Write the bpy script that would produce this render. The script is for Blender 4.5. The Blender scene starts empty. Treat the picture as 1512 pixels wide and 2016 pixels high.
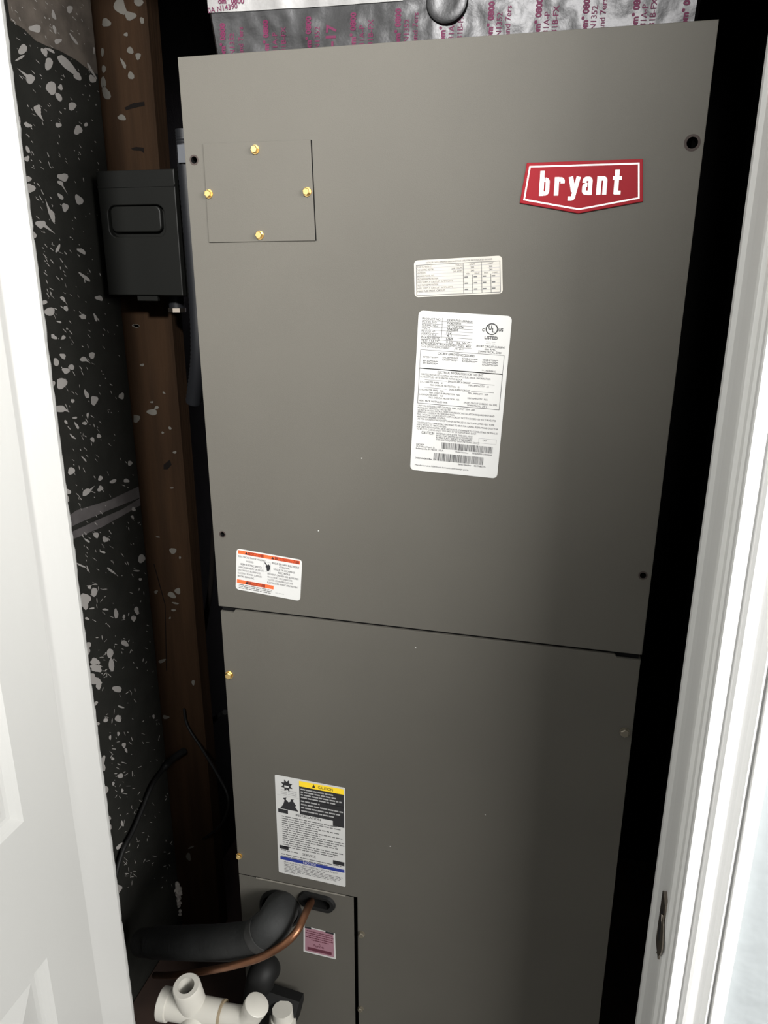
import bpy, bmesh, math, random
from mathutils import Vector, Matrix, noise

# ------------------------------------------------------------------ camera, world, lights, exposure
sc = bpy.context.scene
COL = sc.collection
CAM = Vector((0.44451, -0.84633, -0.21412))
YAW, PITCH, ROLL, FPX = 0.251647, 0.308489, 0.001707, 1511.78
_cy, _sy, _cp, _sp = math.cos(YAW), math.sin(YAW), math.cos(PITCH), math.sin(PITCH)
FWD = Vector((-_sy*_cp, _cy*_cp, -_sp)); _r0 = Vector((_cy, _sy, 0)); _u0 = _r0.cross(FWD)
RIGHT = _r0*math.cos(ROLL) + _u0*math.sin(ROLL); UP = -_r0*math.sin(ROLL) + _u0*math.cos(ROLL)
cam_d = bpy.data.cameras.new('camera'); cam = bpy.data.objects.new('camera', cam_d); COL.objects.link(cam)
cam.matrix_world = Matrix(((RIGHT.x, UP.x, -FWD.x, CAM.x), (RIGHT.y, UP.y, -FWD.y, CAM.y), (RIGHT.z, UP.z, -FWD.z, CAM.z), (0, 0, 0, 1)))
cam_d.sensor_fit = 'VERTICAL'; cam_d.sensor_height = 24.0; cam_d.lens = 24.0*FPX/2016; cam_d.clip_start = 0.01
sc.camera = cam

world = bpy.data.worlds.new('world'); sc.world = world; world.use_nodes = True
world.node_tree.nodes['Background'].inputs[0].default_value = (0.95, 0.98, 1.0, 1)
world.node_tree.nodes['Background'].inputs[1].default_value = 0.27

def area_light(name, loc, target, sx, sy, power, color):
    d = bpy.data.lights.new(name, 'AREA'); d.shape = 'RECTANGLE'; d.size = sx; d.size_y = sy; d.energy = power; d.color = color
    o = bpy.data.objects.new(name, d); COL.objects.link(o); o.location = loc
    o.rotation_euler = (Vector(target)-Vector(loc)).to_track_quat('-Z', 'Y').to_euler()
    return o
area_light('window_daylight', (2.4, -1.75, 0.30), (0.0, 0.0, -0.35), 1.35, 0.65, 122, (1.0, 0.985, 0.96))
sd = bpy.data.lights.new('added_spot', 'SPOT'); sd.energy = 300; sd.spot_size = math.radians(58); sd.spot_blend = 1.0; sd.shadow_soft_size = 0.08; sd.color = (1.0, 0.985, 0.96)  # added spot without a known fixture, brightens the cabinet's upper left
so = bpy.data.objects.new('added_spot', sd); COL.objects.link(so); so.location = (0.45, -1.6, 0.56)
so.rotation_euler = (Vector((-0.17, 0, 0.06))-so.location).to_track_quat('-Z', 'Y').to_euler()

sc.view_settings.view_transform = 'Standard'; sc.view_settings.look = 'None'
sc.view_settings.gamma = 1.0; sc.view_settings.use_curve_mapping = False
sc.view_settings.exposure = 0.0

# ------------------------------------------------------------------ helpers
def ray(px, py): return FWD + RIGHT*((px-756)/FPX) - UP*((py-1008)/FPX)
def atY(px, py, Y):
    d = ray(px, py); return CAM + d*((Y-CAM.y)/d.y)
def atX(px, py, X):
    d = ray(px, py); return CAM + d*((X-CAM.x)/d.x)
def F(px, py):
    p = atY(px, py, 0.0); return (p.x, p.z)
def ang(deg, X=None, Y=None):                  # the point where a level bearing meets the plane X or Y
    t = math.tan(math.radians(deg))
    return CAM.y + (X-CAM.x)/t if X is not None else CAM.x + (Y-CAM.y)*t

def mat(name, color, rough=0.6, metal=0.0, spec=0.5, bump=0.0, scale=80.0, vary=0.0, vscale=20.0, detail=3.0, stretch=None, dark=None):
    m = bpy.data.materials.new(name); m.use_nodes = True
    nt = m.node_tree; b = nt.nodes['Principled BSDF']
    b.inputs['Base Color'].default_value = (*color, 1); b.inputs['Roughness'].default_value = rough
    b.inputs['Metallic'].default_value = metal; b.inputs['Specular IOR Level'].default_value = spec
    tc = nt.nodes.new('ShaderNodeTexCoord'); src = tc.outputs['Object']
    if stretch:
        mp = nt.nodes.new('ShaderNodeMapping'); mp.inputs['Scale'].default_value = stretch
        nt.links.new(src, mp.inputs[0]); src = mp.outputs[0]
    if vary:
        n = nt.nodes.new('ShaderNodeTexNoise'); n.inputs['Scale'].default_value = vscale; n.inputs['Detail'].default_value = 4
        nt.links.new(src, n.inputs['Vector'])
        r = nt.nodes.new('ShaderNodeValToRGB'); c2 = dark or tuple(c*(1-vary) for c in color)
        r.color_ramp.elements[0].position = .35; r.color_ramp.elements[1].position = .65
        r.color_ramp.elements[0].color = (*c2, 1); r.color_ramp.elements[1].color = (*color, 1)
        nt.links.new(n.outputs[0], r.inputs[0]); nt.links.new(r.outputs[0], b.inputs['Base Color'])
    if bump:
        n = nt.nodes.new('ShaderNodeTexNoise'); n.inputs['Scale'].default_value = scale; n.inputs['Detail'].default_value = detail
        nt.links.new(src, n.inputs['Vector'])
        bp = nt.nodes.new('ShaderNodeBump'); bp.inputs['Strength'].default_value = bump; bp.inputs['Distance'].default_value = 0.002
        nt.links.new(n.outputs[0], bp.inputs['Height']); nt.links.new(bp.outputs[0], b.inputs['Normal'])
    return m

M = dict(
    unit=mat('taupe enamel', (0.085, 0.080, 0.069), .6, spec=.22, bump=.06, scale=900, vary=.06, vscale=6),
    edge_glint=mat('lit taupe bend', (0.14, 0.13, 0.11), .45),  # paler enamel: the light caught on the bend is put into the colour
    gap_shade=mat('black gap shade', (0.004, 0.004, 0.004), .95, spec=.1),  # near black, stands in for the shade in gaps and holes
    hole=mat('rusty hole rim', (0.03, 0.02, 0.017), .8),
    brass=mat('yellow zinc plating', (0.85, 0.6, 0.25), .3, metal=1),
    dullzinc=mat('painted screw', (0.2, 0.18, 0.14), .4, metal=.6),
    white=mat('white label stock', (0.48, 0.48, 0.47), .5),
    stained=mat('yellowed label stock', (0.43, 0.41, 0.37), .55, vary=.12, vscale=40),
    ink=mat('black ink', (0.012, 0.012, 0.014), .6),
    greyink=mat('small print ink', (0.1, 0.1, 0.1), .6),
    paleink=mat('pale print ink', (0.3, 0.3, 0.3), .6),
    red=mat('badge red', (0.22, 0.006, 0.012), .55, spec=.15),
    badgewhite=mat('badge white', (0.85, 0.85, 0.83), .4),
    orange=mat('warning orange', (0.72, 0.1, 0.025), .5),
    brick=mat('warning dark orange', (0.2, 0.028, 0.01), .5),
    yellow=mat('caution yellow', (0.8, 0.56, 0.02), .5),
    blue=mat('notice blue', (0.015, 0.03, 0.2), .5),
    pink=mat('pink label stock', (0.27, 0.14, 0.175), .5),
    pinkink=mat('plum ink', (0.09, 0.02, 0.035), .5),
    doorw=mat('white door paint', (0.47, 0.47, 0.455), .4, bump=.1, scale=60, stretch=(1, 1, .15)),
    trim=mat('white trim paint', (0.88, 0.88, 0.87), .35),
    jambl=mat('darkened white jamb paint', (0.55, 0.55, 0.535), .45, bump=.12, scale=70, stretch=(1, 1, .12)),  # darker copy of the jamb paint, offsets the strong light at the left
    drop=mat('shaded paint drops', (0.085, 0.08, 0.07), .7, spec=.2),  # darker copy of the off white drops, shade on the stud put into the colour
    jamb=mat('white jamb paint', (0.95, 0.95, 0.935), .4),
    wallw=mat('bluish white textured paint', (0.47, 0.505, 0.52), .55, bump=1.0, scale=38, detail=2),
    board=mat('charcoal board', (0.019, 0.019, 0.0165), .7, spec=.15, bump=.15, scale=300, vary=.2, vscale=30),
    torn=mat('torn brown paper face', (0.115, 0.095, 0.078), .8, bump=.4, scale=120, vary=.4, vscale=40),
    darkwall=mat('dark closet wall', (0.03, 0.03, 0.024), .8, bump=.2, scale=60),
    backwall=mat('grey closet wall', (0.5, 0.46, 0.54), .8),
    splat=mat('off white paint drops', (0.30, 0.285, 0.27), .6),
    wood=mat('pine stud', (0.024, 0.0125, 0.006), .8, spec=.1, bump=.3, scale=40, vary=.35, vscale=9, stretch=(6, 6, .5)),
    plywood=mat('dark stained plywood', (0.05, 0.028, 0.02), .8, vary=.4, vscale=12),
    floor=mat('brown carpet', (0.07, 0.058, 0.048), .95, bump=.6, scale=400),
    ceil=mat('white ceiling', (0.75, 0.75, 0.73), .9),
    greybox=mat('grey enamel box', (0.0075, 0.0078, 0.007), .5, spec=.2),
    conduit=mat('grey conduit', (0.008, 0.0085, 0.010), .5, spec=.25),
    greyplastic=mat('light grey plastic', (0.08, 0.085, 0.095), .5),
    rubber=mat('black pipe foam', (0.016, 0.017, 0.017), .75, bump=.4, scale=150, vary=.35, vscale=25),
    collar=mat('scuffed pipe foam', (0.028, 0.028, 0.027), .8, bump=.5, scale=120, vary=.4, vscale=40),
    blackp=mat('black plastic', (0.006, 0.006, 0.006), .6, spec=.25),
    copper=mat('dull copper', (0.27, 0.125, 0.068), .4, metal=.85, vary=.3, vscale=30),
    pvc=mat('white plastic pipe', (0.50, 0.485, 0.44), .4, vary=.06, vscale=20),
    glue=mat('brown glue line', (0.25, 0.2, 0.13), .6),
    foil=mat('aluminium foil', (0.040, 0.040, 0.041), .4, metal=1, bump=.5, scale=45, detail=5),
    tape=mat('foil tape', (0.2, 0.197, 0.195), .5, metal=.7, bump=.25, scale=70),
    print=mat('magenta print', (0.075, 0.008, 0.033), .6, spec=.2),
    steel=mat('tarnished steel', (0.32, 0.28, 0.24), .35, metal=1),
    plaster=mat('plaster crumbs', (0.4, 0.37, 0.34), .9, bump=.5, scale=200),
    seamtape=mat('dirty foil tape', (0.11, 0.10, 0.10), .6, metal=.1, vary=.35, vscale=25),
    mark=mat('dark stain', (0.004, 0.003, 0.0025), .9, spec=.1),
)

class MB:                                       # gathers faces, then links them as ONE mesh object
    def __init__(s): s.v = []; s.f = []; s.m = []; s.mats = []
    def mi(s, m):
        if m not in s.mats: s.mats.append(m)
        return s.mats.index(m)
    def add(s, vs, fs, m):
        n = len(s.v); k = s.mi(m); s.v += [tuple(v) for v in vs]
        for f in fs: s.f.append(tuple(i+n for i in f)); s.m.append(k)
    def box(s, a, b, m):
        x0, y0, z0 = a; x1, y1, z1 = b
        s.add([(x0,y0,z0),(x1,y0,z0),(x1,y1,z0),(x0,y1,z0),(x0,y0,z1),(x1,y0,z1),(x1,y1,z1),(x0,y1,z1)],
              [(0,3,2,1),(4,5,6,7),(0,1,5,4),(1,2,6,5),(2,3,7,6),(3,0,4,7)], m)
    def prism(s, poly, y0, y1, m):              # polygon in (x, z), from y0 (front) to y1
        n = len(poly)
        s.add([(x, y0, z) for x, z in poly]+[(x, y1, z) for x, z in poly],
              [tuple(range(n)), tuple(range(2*n-1, n-1, -1))]+[(i, i+n, (i+1) % n+n, (i+1) % n) for i in range(n)], m)
    def tube(s, pts, r, m, seg=16, caps=True):
        pts = [Vector(p) for p in pts]; rr = r if isinstance(r, (list, tuple)) else [r]*len(pts)
        rings = []; ref = None
        for i, p in enumerate(pts):
            t = (pts[min(i+1, len(pts)-1)]-pts[max(i-1, 0)]).normalized()
            if ref is None: ref = t.orthogonal().normalized()
            ref = (ref-t*ref.dot(t)).normalized(); b = t.cross(ref)
            rings.append([p+(ref*math.cos(a)+b*math.sin(a))*rr[i] for a in [2*math.pi*k/seg for k in range(seg)]])
        vs = [v for g in rings for v in g]; fs = []
        for i in range(len(pts)-1):
            for k in range(seg):
                a, b2 = i*seg+k, i*seg+(k+1) % seg; fs.append((a, b2, b2+seg, a+seg))
        if caps: fs += [tuple(range(seg-1, -1, -1)), tuple(range(len(vs)-seg, len(vs)))]
        s.add(vs, fs, m)
    def build(s, name, parent=None, smooth=False, **props):
        me = bpy.data.meshes.new(name); me.from_pydata(s.v, [], s.f)
        for m in s.mats: me.materials.append(M[m])
        for p, k in zip(me.polygons, s.m): p.material_index = k
        bm = bmesh.new(); bm.from_mesh(me); bmesh.ops.recalc_face_normals(bm, faces=bm.faces); bm.to_mesh(me); bm.free()
        if smooth: me.shade_auto(smooth) if hasattr(me, 'shade_auto') else None
        o = bpy.data.objects.new(name, me); COL.objects.link(o)
        if smooth:
            for p in me.polygons: p.use_smooth = True
            try: me.set_sharp_from_angle(angle=math.radians(40))
            except Exception: pass
        if parent: o.parent = parent; o.matrix_parent_inverse = Matrix.Translation(-parent.location)
        for k, v in props.items(): o[k] = v
        return o

def thing(name, loc, label, category, group=None):
    o = bpy.data.objects.new(name, None); COL.objects.link(o); o.location = loc; o.empty_display_size = .03
    o['label'] = label; o['category'] = category
    if group: o['group'] = group
    return o

def spline(pts, n=8):                           # Catmull-Rom through the points
    P = [Vector(p) for p in pts]; P = [P[0]*2-P[1]]+P+[P[-1]*2-P[-2]]; out = []
    for i in range(1, len(P)-2):
        for k in range(n):
            t = k/n; a, b, c, d = P[i-1:i+3]
            out.append(.5*((2*b)+(c-a)*t+(2*a-5*b+4*c-d)*t*t+(3*b-a-3*c+d)*t**3))
    return out+[P[-2]]

def circle(cx, cz, r, n=20, rz=None): return [(cx+r*math.cos(2*math.pi*k/n), cz+(rz or r)*math.sin(2*math.pi*k/n)) for k in range(n)]
def rrect(w, h, r, n=5):
    out = []
    for cx, cz, a in ((w/2-r, h/2-r, 0), (-w/2+r, h/2-r, 90), (-w/2+r, -h/2+r, 180), (w/2-r, -h/2+r, 270)):
        out += [(cx+r*math.cos(math.radians(a+90*k/n)), cz+r*math.sin(math.radians(a+90*k/n))) for k in range(n+1)]
    return out

def curve_mesh(loops, extrude, bevel):          # filled outline with holes, as vertices and faces in (x, y=depth, z)
    cu = bpy.data.curves.new('tmp', 'CURVE'); cu.dimensions = '2D'; cu.fill_mode = 'BOTH'
    cu.extrude = extrude; cu.bevel_depth = bevel; cu.offset = -bevel; cu.bevel_resolution = 1
    for lp in loops:
        sp = cu.splines.new('POLY'); sp.points.add(len(lp)-1); sp.use_cyclic_u = True
        for p, (x, z) in zip(sp.points, lp): p.co = (x, z, 0, 1)
    o = bpy.data.objects.new('tmp', cu); me = o.to_mesh()
    vs = [(v.co.x, -v.co.z, v.co.y) for v in me.vertices]; fs = [tuple(p.vertices) for p in me.polygons]
    o.to_mesh_clear(); bpy.data.objects.remove(o); bpy.data.curves.remove(cu)
    return vs, fs
def plate(mb, loops, y_front, thick, m, bevel=.0012):
    vs, fs = curve_mesh(loops, thick/2-bevel, bevel)
    mb.add([(x, y+y_front+thick/2, z) for x, y, z in vs], fs, m)

_tc = {}
def text_geo(s, bold=0.0):
    if set(s) & set('MW'): bold = 0.0
    elif set(s) & set('NVA'): bold = min(bold, .007)
    if (s, bold) not in _tc:
        cu = bpy.data.curves.new('tmp', 'FONT'); cu.body = s; cu.size = 1.0; cu.offset = bold; cu.resolution_u = 2
        o = bpy.data.objects.new('tmp', cu); me = o.to_mesh()
        vs = [(v.co.x, v.co.y) for v in me.vertices]; fs = [tuple(p.vertices) for p in me.polygons]
        o.to_mesh_clear(); bpy.data.objects.remove(o); bpy.data.curves.remove(cu)
        _tc[(s, bold)] = (vs, fs)
    return _tc[(s, bold)]

class Label(MB):
    """A sticker on the front sheet: local u to the right and v down, both 0..1, between four corners in the sheet's plane."""
    def __init__(s, corners, stock, r=.004, y=0.0, thick=.0004):
        super().__init__(); s.c = [Vector(c) for c in corners]; s.y = y-thick; s.rnd = random.Random(len(corners)+int(corners[0][0]*1e5))
        s.W = (s.c[1]-s.c[0]).length; s.H = (s.c[3]-s.c[0]).length
        w, h = s.W, s.H
        poly = [s.p(.5+x/w, .5-z/h) for x, z in rrect(w, h, r)]
        s.prism(poly, s.y, y, stock)
    def p(s, u, v):
        a, b, c, d = s.c
        q = (a*(1-u)+b*u)*(1-v)+(d*(1-u)+c*u)*v
        return (q.x, q.y)
    def poly(s, uv, m, k=1):
        s.add([(x, s.y-.00012*k, z) for x, z in [s.p(*q) for q in uv]], [tuple(range(len(uv)))], m)
    def rect(s, u0, v0, u1, v1, m, k=1): s.poly([(u0, v0), (u1, v0), (u1, v1), (u0, v1)], m, k)
    def hline(s, u0, u1, v, m='greyink', t=.0006): s.rect(u0, v-t/s.H/2, u1, v+t/s.H/2, m)
    def vline(s, u, v0, v1, m='greyink', t=.0006): s.rect(u-t/s.W/2, v0, u+t/s.W/2, v1, m)
    def frame(s, u0, v0, u1, v1, m='greyink', t=.0006):
        s.hline(u0, u1, v0, m, t); s.hline(u0, u1, v1, m, t); s.vline(u0, v0, v1, m, t); s.vline(u1, v0, v1, m, t)
    def text(s, t, u, v, h, m='ink', w=None, align='l', bold=.012, k=2):   # v is the baseline, h the capital height (share of H)
        vs, fs = text_geo(t, bold)
        if not vs: return
        x0 = min(x for x, _ in vs); x1 = max(x for x, _ in vs); nat = x1-x0
        sy = h/.70; sx = sy*s.H/s.W
        if w: sx = w/nat
        off = {'l': 0, 'c': -nat*sx/2, 'r': -nat*sx}[align]
        pts = [s.p(u+off+(x-x0)*sx, v-y*sy) for x, y in vs]
        s.add([(x, s.y-.00012*k, z) for x, z in pts], fs, m)
    def greek(s, u0, u1, v, h, m='greyink', full=1.0, k=1):      # a line of print too small to read: word-long bars
        u = u0; end = u0+(u1-u0)*full
        while u < end-.01:
            w = min(s.rnd.uniform(.03, .10), end-u); s.rect(u, v-h/2, u+w, v+h/2, m, k); u += w+.012

def corners(*px): return [F(*q) for q in px]

# ------------------------------------------------------------------ large structure
WY = CAM.y+.65                                    # room face of the wall, front of the jambs
JX = ang(11.75, Y=WY)                             # right jamb face
LX = -.107                                        # left jamb face
DZ, CZ, FZ = .27, .64, -1.87                     # door head, ceiling, floor
BACK = ang(9.15, X=JX)                            # back edge of the right jamb
LBX = -.295                                       # left closet wall
PLAT = -1.55                                      # top of the platform

mb = MB(); mb.box((-2.2, -3.2, FZ-.05), (2.8, WY+.17, FZ), 'floor'); mb.build('floor', kind='structure')
mb = MB(); mb.box((-2.2, -3.2, CZ), (2.8, .8, CZ+.05), 'ceil'); mb.build('ceiling', kind='structure')
mb = MB()                                         # the wall around the doorway
x1 = JX+.02
mb.box((x1, WY, FZ), (2.8, BACK-.006, CZ), 'wallw'); mb.box((-2.2, WY, FZ), (LX-.02, WY+.085, CZ), 'wallw'); mb.box((LX-.02, WY, DZ+.02), (x1, BACK-.006, CZ), 'wallw')
mb.build('wall_front', kind='structure')
mb = MB(); mb.box((LBX-.03, .74, FZ), (.10, .8, CZ), 'backwall'); mb.box((.10, .74, FZ), (.72, .8, CZ), 'gap_shade'); mb.build('wall_back', kind='structure')  # right part painted black, so the gap beside the cabinet stays in shade
mb = MB(); mb.box((.69, BACK, FZ), (.72, .74, CZ), 'darkwall'); mb.build('wall_right', kind='structure')
wl = MB(); wl.box((LBX-.03, WY+.09, FZ), (LBX, .74, CZ), 'board')
wall_left = wl.build('wall_left', kind='structure')
mb = MB(); mb.box((LBX+.002, .0, FZ), (.688, .738, PLAT), 'plywood'); mb.build('trim_5', kind='structure', label='dark plywood platform under the grey air handler')

# the left jamb, its ragged plaster back edge, and the open panelled door
jb = MB(); yb = ang(-37.85, X=LX)
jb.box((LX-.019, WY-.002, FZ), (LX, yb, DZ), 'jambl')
trim_left = jb.build('trim_1', kind='structure', label='white painted left door jamb')
eb = MB(); rnd = random.Random(5); n = 260; vs = []; fs = []
for i in range(n+1):
    z = FZ+(DZ-FZ)*i/n; w = .0125+rnd.uniform(-.0007, .0007)+(rnd.uniform(-.002, .0015) if rnd.random() < .12 else 0)
    vs += [(LX-.001, yb, z), (LX-.003, yb+w*.6, z), (LX-.006, yb+w, z), (LX-.02, yb+w, z), (LX-.02, yb, z)]
for i in range(n):
    for k in range(5):
        a = i*5+k; b = i*5+(k+1) % 5; fs.append((a, b, b+5, a+5))
eb.add(vs, fs, 'plaster'); eb.mats = ['jambl']
eb.build('plaster_edge', trim_left, label='ragged painted back edge of the left jamb')

DX = LX+.006; HY = ang(-40.33, X=DX)              # the door stands open, its inner face towards the doorway
u1 = ang(-43.85, X=DX); zA = atX(47, 1617, DX).z; zB = atX(90, 1888, DX).z
WD = .66; y_far = HY-WD
def panel_door():
    d = MB(); zb, zt = FZ+.012, DZ-.004
    pan_y = [(u1, u1-.215), (u1-.215-.095, y_far+.068)]
    pan_z = [(zb+.2, zB), (zA, zA+.56), (zA+.56+.1, zt-.11)]
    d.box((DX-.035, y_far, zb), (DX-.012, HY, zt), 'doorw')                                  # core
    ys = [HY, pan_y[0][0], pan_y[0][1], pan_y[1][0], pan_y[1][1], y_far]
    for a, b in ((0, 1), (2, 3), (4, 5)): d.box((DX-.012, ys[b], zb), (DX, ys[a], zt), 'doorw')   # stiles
    zs = [zb, *pan_z[0], *pan_z[1], *pan_z[2], zt]
    for py0, py1 in pan_y:
        for i in range(0, 8, 2): d.box((DX-.012, py1, zs[i]), (DX, py0, zs[i+1]), 'doorw')         # rails
    door = d.build('door_1', kind='structure', label='white six-panel door standing open at the left')
    for py0, py1 in pan_y:
        for z0, z1 in pan_z:
            p = MB(); prof = [(0, DX), (.004, DX-.003), (.009, DX-.0085), (.013, DX-.0095), (.019, DX-.0095), (.046, DX-.003), (.05, DX-.002)]
            loops = [[(x, py0-o, z0+o), (x, py1+o, z0+o), (x, py1+o, z1-o), (x, py0-o, z1-o)] for o, x in prof]
            vs = [v for l in loops for v in l]; fs = []
            for i in range(len(prof)-1):
                for k in range(4): fs.append((i*4+k, i*4+(k+1) % 4, (i+1)*4+(k+1) % 4, (i+1)*4+k))
            fs.append(tuple(range(len(vs)-4, len(vs)))); p.add(vs, fs, 'doorw')
            p.build('door_panel', door)
    hg = 0
    return door
panel_door()

# the right jamb with its moulded face, the casing, and the head jamb
def vprofile(prof, z0, z1, m, mbx):                # prof: closed outline in (x, y)
    n = len(prof)
    mbx.add([(x, y, z0) for x, y in prof]+[(x, y, z1) for x, y in prof],
            [tuple(range(n-1, -1, -1)), tuple(range(n, 2*n))]+[(i, (i+1) % n, (i+1) % n+n, i+n) for i in range(n)], m)
def jy(a): return ang(a, X=JX)
pr = [(JX, WY-.001)]
for a, dx in ((11.42, 0), (11.36, .0035), (11.28, .0035), (11.20, -.001), (11.08, -.0015), (11.0, .001), (10.86, .001), (10.78, -.002), (10.66, -.0025), (10.58, .0),
              (10.0, .0015), (9.80, .0018), (9.56, .001), (9.44, -.002), (9.32, -.002), (9.26, .001), (9.17, .002)):
    pr.append((JX+dx, jy(a)))
pr += [(JX+.02, BACK), (JX+.02, WY-.001)]
jm = MB(); vprofile(pr, FZ, DZ, 'jamb', jm); trim_right = jm.build('trim_2', kind='structure', label='white right door jamb with a stepped moulded face')
mb = MB(); mb.box((LX-.019, WY-.002, DZ), (JX+.02, BACK-.006, DZ+.02), 'jamb'); mb.build('trim_3', kind='structure', label='white head jamb over the doorway')
cs = MB(); cx = lambda a: ang(a, Y=WY-.01)
X0 = cx(11.52)
outl = [(X0, WY-.002), (X0, WY-.008), (X0+.001, WY-.010), (cx(12.48), WY-.010), (cx(12.56), WY-.0065), (cx(12.66), WY-.0065), (cx(12.74), WY-.0105), (cx(12.95), WY-.0125), (cx(13.2), WY-.0130)]
for k in range(1, 8):                              # the cove
    t = k/8; outl.append((cx(13.2+1.45*t), WY-.0130+.0075*math.sin(math.pi*t)))
outl += [(cx(14.65), WY-.0130), (cx(14.82), WY-.0115), (cx(14.9), WY-.009), (cx(14.98), WY-.009), (cx(15.06), WY-.0145), (cx(15.9), WY-.0145), (cx(16.02), WY-.0135), (cx(16.04), WY-.0002), (X0, WY-.0002)]
vprofile(outl, FZ, DZ+.03, 'trim', cs); cs.build('trim_4', kind='structure', label='white moulded casing on the right of the doorway')

# the strike plate on the right jamb
sp = MB(); sc_ = atX(1306, 1822, JX); hz = .030
pl = [(sc_.y+x, sc_.z+z) for x, z in rrect(.030, .075, .006)]
n = len(pl); sp.add([(JX-.0032, y, z) for y, z in pl]+[(JX+.001, y, z) for y, z in pl], [tuple(range(n)), tuple(range(2*n-1, n-1, -1))]+[(i, (i+1) % n, (i+1) % n+n, i+n) for i in range(n)], 'steel')
hl = [(sc_.y-.001+x, sc_.z+.001+z) for x, z in rrect(.013, .040, .006)]
sp.add([(JX-.0034, y, z) for y, z in hl], [tuple(range(len(hl)))], 'ink')
lip = [];
for k in range(9):                                 # the curled lip
    t = k/8; z = sc_.z-.027+.054*t; w = .019*math.sin(math.pi*t)**.7
    lip.append([(JX-.0034, sc_.y-.012, z), (JX-.006, sc_.y-.013-w*.5, z), (JX-.0045, sc_.y-.014-w, z), (JX-.003, sc_.y-.0135-w, z)])
vs = [v for l in lip for v in l]; fs = []
for i in range(8):
    for k in range(3): a = i*4+k; fs.append((a, a+1, a+5, a+4))
sp.add(vs, fs, 'steel'); sp.build('strike_plate', trim_right, label='tarnished steel strike plate with a curled lip')

# ------------------------------------------------------------------ left closet wall: torn paper, seam tape, paint drops
SX = LBX+.0006
def on_board(px, py, k=1): p = atX(px, py, LBX+.0004*k); return p
tp = MB()
torn = [(8, -40), (200, -40), (200, 150), (178, 140), (150, 118), (118, 100), (96, 92), (70, 80), (48, 58), (20, 40)]
tp.add([on_board(*q) for q in torn], [tuple(range(len(torn)))], 'torn'); tp.build('torn_paper', wall_left, label='torn brown paper face at the top of the wall')
tp = MB()
for band in ([(130, 1020), (150, 1005), (215, 985), (285, 952), (285, 976), (215, 1004), (150, 1032), (132, 1042)], [(135, 1050), (200, 1020), (240, 1003), (285, 975), (285, 990), (240, 1016), (200, 1038), (165, 1053), (137, 1064)]):
    tp.add([on_board(*q) for q in band], [tuple(range(len(band)))], 'seamtape')
tp.build('seam_tape', wall_left, label='dirty foil tape along a seam of the dark wall')

rs = random.Random(11)
def blob(px, py, rx, ry, rot, tail=0.0, tdir=50, rough=.18, n=16):
    out = []; ph = rs.uniform(0, 6.28); a2 = rs.uniform(.3, 1)*rough; a3 = rs.uniform(.3, 1)*rough
    ca, sa = math.cos(math.radians(rot)), math.sin(math.radians(rot))
    for k in range(n):
        t = 2*math.pi*k/n; q = 1+a2*math.sin(2*t+ph)+a3*math.sin(3*t+2*ph)+rs.uniform(-.06, .06)
        x, y = rx*q*math.cos(t), ry*q*math.sin(t)
        out.append([px+x*ca-y*sa, py+x*sa+y*ca])
    if tail:
        td = Vector((math.cos(math.radians(tdir)), math.sin(math.radians(tdir))))
        best = max(range(n), key=lambda k: (Vector(out[k])-Vector((px, py))).dot(td))
        out[best][0] += td.x*tail; out[best][1] += td.y*tail
    return out
A = 3.024
big = [(210,170,34,24,20,0),(135,295,24,32,20,0),(180,470,32,24,40,70,-140),(290,380,26,34,0,0),(400,385,75,26,42,0),(462,455,26,20,40,0),(265,310,14,32,-25,0),(305,525,34,36,0,0),(350,578,15,30,-30,0),
 (360,520,14,16,0,0),(225,655,22,30,-20,40,55),(348,745,16,16,0,0),(430,632,26,22,10,0),(465,775,26,26,0,0),(512,742,11,12,0,0),(375,1055,30,24,30,0),(360,1090,20,12,50,60,60),(180,1120,26,28,0,0),
 (360,1170,26,10,40,0),(470,1190,20,34,-20,0),(388,1235,18,28,0,0),(308,1280,16,40,-25,60,-110),(242,1335,28,24,0,80,38),(198,1400,18,22,0,0),(485,1495,30,12,35,0),(505,1650,40,10,40,0),
 (295,1855,28,26,0,0),(375,1780,20,10,40,0),(265,1800,18,12,0,0),(495,1885,18,14,20,0),(590,1775,24,14,30,0),(110,725,12,30,0,0),(165,745,22,14,20,0),(160,945,14,18,0,0),(165,890,10,24,-30,0),(170,1065,16,18,0,0),
 (440,235,40,8,55,0),(325,175,10,24,-20,0),(320,90,10,30,-20,0),(415,55,20,20,0,0),(345,245,22,16,-30,0),(300,300,30,8,30,0),(550,470,18,26,-20,0),(545,420,8,50,-30,0),(345,1480,10,26,20,0),(120,345,30,8,-30,0),(560,300,6,20,0,0)]
blobs = [(x/A, y/A, rx/A, ry/A, r, t/A, *d) for x, y, rx, ry, r, t, *d in big]
A2 = 4.2                                           # crop of (100,600)
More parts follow.
